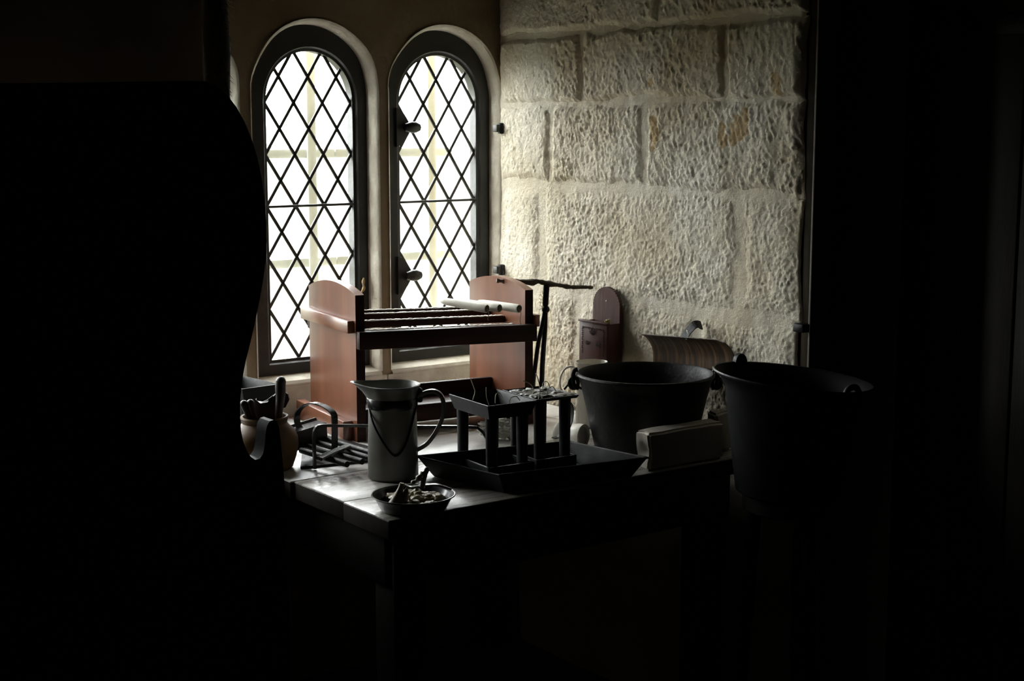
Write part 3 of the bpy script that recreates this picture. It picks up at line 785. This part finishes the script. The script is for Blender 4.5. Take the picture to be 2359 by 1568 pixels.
# ================================================================== TIN CANDLE MOULDS
MW, MD, MH = .128, .172, .166
def wick(b, p, pts): tube(b, smooth_path([Vector(p) + Vector(q) for q in pts], 5), .0011, 6)
def make_mould(label, loc, rotz, flat, wicks, w=MW, d=MD, tubes=(2, 2), handle=False):
    t = thing('candle_mould', label, 'candle mould', loc, rotz, 'tin candle moulds')
    b = bmesh.new()
    hw, hd = w / 2, d / 2; rim = .004 if flat else .030; ins = .010 if not flat else .004
    # tray: outer wall flaring to the rim, inner floor
    rings = [[(-hw + ins, -hd + ins, MH - rim - .003), (hw - ins, -hd + ins, MH - rim - .003), (hw - ins, hd - ins, MH - rim - .003), (-hw + ins, hd - ins, MH - rim - .003)],
             [(-hw, -hd, MH), (hw, -hd, MH), (hw, hd, MH), (-hw, hd, MH)],
             [(-hw + .0025, -hd + .0025, MH + .0006), (hw - .0025, -hd + .0025, MH + .0006), (hw - .0025, hd - .0025, MH + .0006), (-hw + .0025, hd - .0025, MH + .0006)],
             [(-hw + ins + .002, -hd + ins + .002, MH - rim), (hw - ins - .002, -hd + ins + .002, MH - rim), (hw - ins - .002, hd - ins - .002, MH - rim), (-hw + ins + .002, hd - ins - .002, MH - rim)]]
    R_ = [[b.verts.new(p) for p in r] for r in rings]
    for A_, B_ in zip(R_, R_[1:]):
        for i in range(4): b.faces.new((A_[i], A_[(i + 1) % 4], B_[(i + 1) % 4], B_[i]))
    b.faces.new(R_[0]); b.faces.new(R_[-1])
    finish('tray', b, M_TIN, t, smooth=False)
    nx, ny = tubes
    for i in range(nx):
        for j in range(ny):
            x = (-hw + .024) + (w - .048) * (i / (nx - 1)); y = (-hd + .024) + (d - .048) * (j / (ny - 1))
            b = bmesh.new(); lathe(b, [(0, 0), (.003, .0), (.0115, .008), (.0125, .02), (.0142, MH - rim * 1.2), (.0146, MH - rim)], 18, c=(x, y, 0))
            finish('mould_tube', b, M_TIN, t)
    b = bmesh.new()
    for z0 in (.0,):
        for (x0, y0, x1, y1) in ((-hw + .004, -hd + .004, hw - .004, -hd + .010), (-hw + .004, hd - .010, hw - .004, hd - .004), (-hw + .004, -hd + .004, -hw + .010, hd - .004), (hw - .010, -hd + .004, hw - .004, hd - .004)):
            box(b, ((x0 + x1) / 2, (y0 + y1) / 2, .012), (abs(x1 - x0), abs(y1 - y0), .024))
    finish('foot_rim', b, M_TIN, t, smooth=False)
    for p, pts in wicks:
        b = bmesh.new(); wick(b, p, pts); finish('wick', b, M_STRING, t)
    if handle:
        b = bmesh.new()
        tube(b, smooth_path([(hw - .01, -.02, MH - .02), (hw + .012, -.02, MH - .03), (hw + .016, -.02, MH - .06), (hw + .004, -.02, MH - .09), (hw - .02, -.02, MH - .105), (hw - .035, -.02, MH - .108)], 6), None, up=(0, 1, 0), sect=(.002, .016))
        finish('strap_handle', b, M_TIN, t)
    return t
mz = TZ + .008
A_, B_, C_ = at_z(1022, 909, mz + MH), at_z(1135, 934, mz + MH), at_z(1248, 921, mz + MH)
mc = (A_ + C_) / 2
ex = (C_ - B_); ey = (A_ - B_); m1w, m1d = ex.length, ey.length; m1r = math.atan2(ex.y, ex.x)
mould1 = make_mould('tin candle mould with deep open tray, nearest the enamel jug', (mc.x, mc.y, mz), m1r, False,
    [((-.04, .02, MH - .006), [(0, 0, 0), (.006, 0, .018), (.003, 0, .030), (-.006, 0, .052)]),
     ((-.055, -.078, MH), [(0, 0, 0), (-.004, .004, .018), (-.004, .006, .040)]),
     ((-.01, -.03, MH - .008), [(0, 0, 0), (.004, .004, .018), (.014, .004, .022), (.02, 0, .006)]),
     ((.01, -.06, MH - .006), [(0, 0, 0), (.002, 0, .012), (.02, .004, .014), (.03, .004, .004)])], w=m1w, d=m1d)
D_ = at_z(1375, 902, mz + MH); E2 = at_z(1262, 917, mz + MH)
m2w, m2d = .118, .150
c2 = Vector((mc.x, mc.y, 0)) + Vector((math.cos(m1r), math.sin(m1r), 0)) * (m1w / 2 + m2w / 2 + .004) + Vector((-math.sin(m1r), math.cos(m1r), 0)) * (-.005)
mould2 = make_mould('tin candle mould with flat wax-caked top beside the black bucket', (c2.x, c2.y, mz), m1r, True,
    [((-.035, -.02, MH), [(0, 0, 0), (.004, 0, .012), (-.004, .002, .026), (-.024, .004, .036)]),
     ((-.05, -.07, MH), [(0, 0, 0), (.004, 0, .02), (.0, .002, .045), (-.006, .002, .06)]),
     ((.0, -.03, MH), [(0, 0, 0), (.002, .0, .012), (.018, .006, .016), (.03, .01, .004)]),
     ((.02, .02, MH), [(0, 0, 0), (.003, .004, .016), (.016, .006, .018), (.024, .004, .002)])], w=m2w, d=m2d, handle=True)
b = bmesh.new(); rnd = random.Random(9)
for i in range(26): blob(b, (rnd.uniform(-.045, .05), rnd.uniform(-.06, .06), MH - .002), (rnd.uniform(.008, .02), rnd.uniform(.008, .02), rnd.uniform(.003, .006)), i + 50)
o = finish('wax_cake', b, M_GRIME, mould2); o['kind'] = 'stuff'
lc = at_z(572, 880, TZ + MH)
make_mould('tin candle mould standing behind the stoneware jar by the windows', (lc.x - .012, lc.y + .01, TZ), math.radians(6), False, [], w=.105, d=.17)

# ================================================================== BLACK TRAY UNDER THE MOULDS
tz = .806
q = [at_z(962, 1051, tz), at_z(1150, 1094, tz), at_z(1490, 1054, tz), at_z(1311, 1017, tz)]
ctr = (q[0] + q[1] + q[2] + q[3]) / 4
TR = thing('roasting_tin', 'black rectangular roasting tin with flared sides under the candle moulds', 'tray', (ctr.x, ctr.y, TZ))
b = bmesh.new()
def sc(k, z, off=0): return [b.verts.new((((p.x - ctr.x) * k), ((p.y - ctr.y) * k), z)) for p in q]
R_ = [sc(.86, 0), sc(.995, tz - TZ - .003), sc(1.01, tz - TZ), sc(1.0, tz - TZ + .002), sc(.985, tz - TZ), sc(.85, .006)]
for X_, Y_ in zip(R_, R_[1:]):
    for i in range(4): b.faces.new((X_[i], X_[(i + 1) % 4], Y_[(i + 1) % 4], Y_[i]))
b.faces.new(R_[0]); b.faces.new(R_[-1])
finish('pan', b, M_TIN, TR, smooth=False)
b = bmesh.new(); tube(b, [((p.x - ctr.x) * 1.008, (p.y - ctr.y) * 1.008, tz - TZ) for p in q], .0028, 8, closed=True); finish('wired_rim', b, M_TIN, TR)

# ================================================================== BLACK IRON BUCKET
bc = Vector((-.199, -.888, TZ)); RB, HB = .168, .187
BK = thing('iron_bucket', 'wide black iron bucket with rolled rim and bail, below the hanging wooden box', 'bucket', bc, AZ - PI / 2)
b = bmesh.new()
lathe(b, [(0, .004), (.118, .0), (.123, .004), (.140, .08), (.158, .16), (.165, HB - .008), (.169, HB - .004), (.1705, HB), (.169, HB + .004), (.165, HB + .005), (.161, HB + .001), (.154, .16), (.136, .08), (.118, .012), (0, .010)], 64)
finish('body', b, M_IRON, BK)
for s in (-1, 1):
    b = bmesh.new()
    tube(b, smooth_path([(s * .163, 0, HB - .035), (s * .174, 0, HB - .03), (s * .178, 0, HB - .012), (s * .175, 0, HB + .008), (s * .166, 0, HB + .012)], 5), .006, 10)
    tube(b, [(s * .176 + .011 * math.cos(a), 0, HB - .022 + .014 * math.sin(a)) for a in [2 * PI * i / 14 for i in range(14)]], .0045, 8, closed=True)
    finish('ear', b, M_IRON, BK)
b = bmesh.new()
tube(b, [(.177 * math.cos(a), .172 * math.sin(a) * .94, HB - .02 - .06 * math.sin(a)) for a in [PI * i / 32 for i in range(33)]], .0034, 8)
finish('bail', b, M_IRON, BK)

# ================================================================== SECOND POT ON A STOOL
pc = at_z(1826, 869, 1.0)
ST = thing('stool', 'plain dark wooden stool carrying the wide black pan at the right', 'stool', (pc.x, pc.y, 0), .3)
b = bmesh.new(); lathe(b, [(0, .70), (.100, .70), (.105, .705), (.105, .735), (.10, .74), (0, .74)], 32); finish('seat', b, M_DWOOD, ST)
for i in range(3):
    a = 2.1 * i; b = bmesh.new(); tube(b, [(.075 * math.cos(a), .075 * math.sin(a), .70), (.115 * math.cos(a), .115 * math.sin(a), 0)], .016, 12); finish('leg', b, M_DWOOD, ST)
PN = thing('black_pan', 'wide black cooking pan with flared rim at the right end of the table', 'pan', (pc.x, pc.y, .74), AZ - PI / 2)
HP = 1.0 - .74
b = bmesh.new()
lathe(b, [(0, .004), (.110, 0), (.120, .006), (.135, .12), (.148, HP - .03), (.160, HP - .012), (.1735, HP - .003), (.175, HP), (.1725, HP + .002), (.158, HP - .006), (.144, HP - .028), (.130, .12), (.114, .014), (0, .012)], 64, deform=lambda p, a: Vector((p.x, p.y, p.z - .10 * p.x * (p.z / HP) ** 2)))
finish('body', b, M_SOOT, PN)
b = bmesh.new()
lathe(b, [(.1705, HP - .004), (.1745, HP - .003), (.1765, HP + .0005), (.1745, HP + .003), (.1710, HP + .002)], 64, deform=lambda p, a: Vector((p.x, p.y, p.z - .10 * p.x * (p.z / HP) ** 2)))
finish('rim', b, M_IRON, PN)
b = bmesh.new()
hx = -.095; hy = math.sqrt(.172 ** 2 - hx ** 2)
prism(b, [(-.017, -.02), (-.016, .004), (-.013, .012), (-.007, .018), (0, .020), (.007, .018), (.013, .012), (.016, .004), (.017, -.02)], -.006, .006, 'y', m=Matrix.Translation((hx, hy, HP + .012)) @ Matrix.Rotation(.5, 4, 'Z'))
finish('lug_handle', b, M_IRON, PN)
b = bmesh.new(); tube(b, smooth_path([(.09, -.105, HP - .035), (.10, -.10, HP - .010), (.118, -.09, HP - .006), (.13, -.075, HP - .02)], 5), .007, 10); finish('hook', b, M_IRON, PN)

# ================================================================== TALLOW BLOCKS
a0 = at_z(1490, 1079); a1 = at_z(1676, 1065); dv = (a1 - a0).normalized(); bz = -.02
def tallow(name, lab, loc, rotz, L_, D__, H_, seed):
    b = bmesh.new(); box(b, (L_ / 2, D__ / 2, H_ / 2), (L_, D__, H_))
    bmesh.ops.bevel(b, geom=b.edges[:], offset=.006, segments=3, affect='EDGES')
    bmesh.ops.subdivide_edges(b, edges=b.edges[:], cuts=5, use_grid_fill=True)
    from mathutils import noise as mn
    for v in b.verts:
        k = mn.noise(v.co * 38 + Vector((seed, 0, 0))) * .0022 + mn.noise(v.co * 14 + Vector((seed, 3, 0))) * .003
        if v.co.x < .012: v.co.x += 2.4 * k
        v.co.z += k * (v.co.z / H_); v.co.y += k * .6
    o = finish(name, b, M_BLOCK, loc=loc); o.rotation_euler = (0, 0, rotz)
    return tag(o, lab, 'tallow block', 'tallow blocks')
tallow('tallow_block', 'large pale rectangular block of tallow in front of the bucket', (a0.x - .018, -1.081, TZ), bz, .235, .050, .091, 1)
p2 = at_z(1640, 973, TZ + .088)
tallow('tallow_block', 'second tallow slab mostly hidden behind the large block', (-.085, -1.022, TZ), bz, .055, .04, .097, 5)

# ================================================================== WHITE ENAMEL MUG AND SMALL POT
mp = at_z(1362, 980)
MG = thing('enamel_pitcher', 'tall cream enamel pitcher with thin loop handle left of the bucket', 'pitcher', (mp.x, mp.y, TZ), AZ - PI / 2)
hm = .172
b = bmesh.new()
lathe(b, [(0, .002), (.040, 0), (.0435, .004), (.0425, .03), (.0405, .10), (.0400, hm - .012), (.0418, hm - .004), (.0425, hm), (.0415, hm + .0015), (.039, hm - .004), (.038, .1), (.040, .02), (0, .010)], 44)
finish('body', b, M_ENAMW, MG)
b = bmesh.new()
tube(b, smooth_path([(-.038, 0, hm - .022), (-.052, 0, hm - .012), (-.070, 0, hm - .018), (-.082, 0, hm - .040), (-.083, 0, hm - .065), (-.074, 0, hm - .085), (-.060, 0, hm - .105), (-.040, 0, hm - .125)], 6), None, up=(0, 1, 0), sect=(.004, .013))
finish('handle', b, M_ENAMW, MG)
b = bmesh.new(); tube(b, [(-.042, -.004, hm - .035), (-.073, -.008, hm - .073)], .0028, 8); finish('rod', b, M_IRON, MG)
wp = at_z(1346, 1006, .79)
b = bmesh.new(); r0 = .031
lathe(b, [(0, .006), (.024, .005), (.0265, 0), (.0305, .002), (.0305, .02), (.0285, .024), (.0285, .062), (.0305, .066), (.0295, .074), (0, .076)], 36, m=Matrix.Translation((wp.x, wp.y, TZ + r0)) @ Matrix.Rotation(.35, 4, 'Z') @ Matrix.Rotation(-PI / 2, 4, 'X') )
tag(finish('small_pot', b, M_ENAMW), 'small pale pot lying on its side at the foot of the bucket', 'pot')
# crumpled waxed paper
fp = at_z(1150, 1012)
b = bmesh.new(); bmesh.ops.create_icosphere(b, subdivisions=4, radius=1)
from mathutils import noise as mn
for v in b.verts:
    n0 = v.co.normalized()
    k = mn.voronoi(n0 * 2.6)[0]
    rr = .62 + .55 * (k[1] - k[0]) + .25 * mn.noise(n0 * 5)
    v.co = Vector((n0.x * rr * .066, n0.y * rr * .035, n0.z * rr * .032))
zmin = min(v.co.z for v in b.verts)
for v in b.verts: v.co.z -= zmin
o = finish('crumpled_paper', b, M_FOIL, smooth=False, loc=(fp.x, fp.y, TZ)); o.rotation_euler = (0, 0, -.55)
tag(o, 'crumpled shiny waxed paper lying between rack and candle moulds', 'paper')

# ================================================================== T-SHAPED IRON STAND
tp = Vector((-.145, -.40, TZ))
TS = thing('iron_stand', 'thin black iron stand with a gnarled crosswise stick on top', 'stand', (0, 0, 0))
nT = Vector((FW.x, FW.y, 0)).normalized()
def TP(px, py, dep=0): return onplane(px, py, tp + nT * dep, nT)
b = bmesh.new(); tube(b, smooth_path([TP(1259, 655), TP(1257, 690), TP(1256, 715), TP(1255, 760), TP(1250, 830), TP(1247, 900), Vector((TP(1242, 960).x, TP(1242, 960).y, TZ))], 5), lambda t: .0088 if t < .24 else .0072, 10)
bmesh.ops.create_icosphere(b, subdivisions=2, radius=.0115, matrix=Matrix.Translation(TP(1257, 712)))
finish('post', b, M_IRON, TS)
b = bmesh.new(); tube(b, smooth_path([TP(1256, 712), TP(1250, 745, -.006), TP(1240, 790, -.012), TP(1232, 850, -.02), TP(1228, 880, -.022)], 5), .0062, 10)
tube(b, [TP(1228, 852, -.022), TP(1224, 900, -.024), Vector((TP(1222, 950, -.026).x, TP(1222, 950, -.026).y, TZ))], .0098, 10)
finish('leg', b, M_IRON, TS)
b = bmesh.new(); P_ = [TP(1144, 646, -.02), TP(1165, 648, -.015), TP(1190, 648, -.01), TP(1225, 650, -.005), TP(1240, 648), TP(1262, 653), TP(1290, 657, .005), TP(1315, 661, .01), TP(1345, 661, .015), TP(1366, 662, .02)]
rnd = random.Random(2); jit = [rnd.uniform(.75, 1.3) for _ in range(60)]
tube(b, smooth_path(P_, 5), lambda t: (.0036 + .0034 * math.sin(PI * min(1, t * 1.1 + .05)) + .0006) * jit[int(t * 45)], 9)
finish('cross_stick', b, M_STICK, TS)
b = bmesh.new()
for q_ in range(6):
    a = TP(1255 + rnd.uniform(-4, 4), 672 + q_ * 5); tube(b, smooth_path([a, a + Vector((-.008, 0, -.006 - .002 * q_)), a + Vector((-.012 - .002 * q_, 0, .004 - .004 * q_))], 4), .0006, 5)
finish('frayed_twine', b, M_CORD, TS)

# ================================================================== HANGING WOODEN BOX ON THE STONE WALL
def yx(px, X): return at_x(px, 750, X).y
XB = -.020; XF = -.066
yL, yR = yx(1366, XB), yx(1427, XB)
zb0 = .912; ztop = at_x(1396, 661, XB).z; zbx = at_x(1380, 745, XF).z
BX = thing('hanging_box', 'dark carved wooden wall box with rounded back board and two nail holes', 'box', (0, 0, 0))
b = bmesh.new(); hwid = (yL - yR) / 2; cy = (yL + yR) / 2; R0 = hwid
pts = [(yR, zb0), (yL, zb0), (yL, ztop - R0 * .92)]
for i in range(1, 40):
    a = PI * i / 40; s_ = 1 + (.018 if i % 2 else -.012)
    pts.append((cy + R0 * math.cos(a) * s_, ztop - R0 * .92 + R0 * .92 * math.sin(a) * s_))
pts.append((yR, ztop - R0 * .92))
prism(b, pts, XB, XB + .010, 'x'); finish('back_board', b, M_BOX, BX, smooth=False)
boxo('front_board', (XF, yR - .003, zb0), (XF + .007, yL + .003, zbx), M_BOX, BX, bev=.0015)
boxo('side_board', (XF + .007, yL - .006, zb0), (XB, yL, zbx), M_BOX, BX, bev=.001)
boxo('side_board', (XF + .007, yR, zb0), (XB, yR + .006, zbx), M_BOX, BX, bev=.001)
boxo('bottom_board', (XF + .007, yR + .006, zb0), (XB, yL - .006, zb0 + .007), M_BOX, BX, bev=.001)
boxo('rim', (XF - .003, yR - .005, zbx - .002), (XF + .009, yL + .005, zbx + .004), M_BOX, BX, bev=.001)
for py in (693, 738):
    p = at_x(1397, py, XB)
    b = bmesh.new(); lathe(b, [(0, .0015), (.0022, .0012), (.0026, 0)], 12, m=Matrix.Translation(p) @ Matrix.Rotation(-PI / 2, 4, 'Y')); finish('nail_hole', b, M_WAX, BX)['label'] = 'pale nail hole'
# chip carving: raised fans and chevrons on the front board
b = bmesh.new(); rw = yL - yR
def chip(y, z, ang, l, w_=.0016):
    box(b, (0, 0, 0), (.0022, l, w_), m=Matrix.Translation((XF - .0004, y, z)) @ Matrix.Rotation(ang, 4, 'X'))
for (fy, fz, n_f, rr) in ((cy, zbx - .024, 9, .017), (cy + .022, zbx - .058, 7, .012), (cy - .022, zbx - .058, 7, .012)):
    for i in range(n_f):
        a = PI * (i + .5) / n_f + PI; chip(fy + rr * .62 * math.cos(a), fz + rr * .62 * math.sin(a) + .006, a, rr * .7)
for i in range(12):
    chip(cy - rw * .38 + rw * .76 * i / 11, zbx - .016, .8 if i % 2 else -.8, .004)
    chip(cy - rw * .40, zbx - .02 - i * .006, .8 if i % 2 else -.8, .004); chip(cy + rw * .40, zbx - .02 - i * .006, .8 if i % 2 else -.8, .004)
finish('carving', b, mat('carved_recess_mahogany', (.03, .012, .011), rough=.4), BX, smooth=False)
b = bmesh.new(); p = Vector((-.042, yR + .016, 0))
for i in range(3): tube(b, [Vector((-.042, p.y + .004 * i, zb0 + .008)), Vector((-.044 - .002 * i, p.y - .002 + .005 * i, zbx + .012 - .002 * i))], .0032, 8)
tag(finish('straw_spills', b, M_BRASS), 'small yellow splints poking out of the hanging wooden box', 'splints')

# ================================================================== CURVED TIN TROUGH ON THE WALL
CT = thing('tin_reflector', 'rust-streaked curved tin sheet with slotted strap hung on the stone wall', 'tin sheet', (0, 0, 0))
b = bmesh.new()
XTR = -.055; ya, yb_ = at_x(1479, 770, XTR).y, at_x(1668, 784, XTR).y
ztr = at_x(1479, 770, XTR).z; ztr2 = at_x(1668, 784, XTR).z; Rr = .070; n = 18
def trow(y, rr, dz):
    out = []
    for i in range(n + 1):
        a = math.radians(66 - 64 * i / n)
        out.append(b.verts.new((XTR - .030 + rr * math.cos(a), y, -.0022 * max(0, i - 15) ** 1.9 + ztr + (ztr2 - ztr) * (y - ya) / (yb_ - ya) - .064 - dz + rr * math.sin(a))))
    return out
cols = []
yy = np.linspace(ya, yb_, 14)
for k, y in enumerate(yy): cols.append((trow(y, Rr, .0 + (.006 if k == 13 else .0)), trow(y, Rr + .0022, .0 + (.006 if k == 13 else 0))))
for (a, a2), (c, c2_) in zip(cols, cols[1:]):
    for i in range(n):
        b.faces.new((a[i], a[i + 1], c[i + 1], c[i])); b.faces.new((a2[i], c2_[i], c2_[i + 1], a2[i + 1]))
    b.faces.new((a[0], c[0], c2_[0], a2[0])); b.faces.new((a[n], a2[n], c2_[n], c[n]))
for a, a2 in (cols[0], cols[-1]):
    for i in range(n): b.faces.new((a[i], a2[i], a2[i + 1], a[i + 1]))
finish('sheet', b, M_RUST, CT)
b = bmesh.new(); p = at_x(1573, 776, XTR); q_ = at_x(1602, 747, -.03)
pts = smooth_path([Vector((p.x + .004, p.y, p.z - .004)), Vector(((p.x + q_.x) / 2, (p.y + q_.y) / 2 + .004, (p.z + q_.z) / 2 - .002)), Vector((q_.x, q_.y, q_.z)), Vector((-.012, q_.y - .004, q_.z - .004))], 4)
tube(b, pts, None, up=(-1, 0, .5), sect=(.026, .0022))
finish('hanging_strap', b, M_IRON, CT, smooth=False)
b = bmesh.new(); ps = at_x(1584, 764, -.05)
box(b, (0, 0, 0), (.003, .0035, .011), m=Matrix.Translation((ps.x, ps.y, ps.z)) @ Matrix.Rotation(-.55, 4, 'X'), bev=.001); finish('slot', b, M_WAX, CT)['label'] = 'pale slot showing the wall'

# ================================================================== SMALL CORD BY THE WINDOW FRAME
cp = at_y(836, 660, .035)
b = bmesh.new(); tube(b, smooth_path([at_y(838, 640, .040), at_y(837, 652, .036), at_y(838, 664, .036), at_y(831, 676, .038), at_y(827, 688, .040)], 5), lambda t: .0042 * (.7 + .5 * math.sin(9 * t) ** 2), 9)
tag(finish('frayed_cord', b, M_CORD), 'short twist of tan cord on the dark window frame above the rack', 'cord')
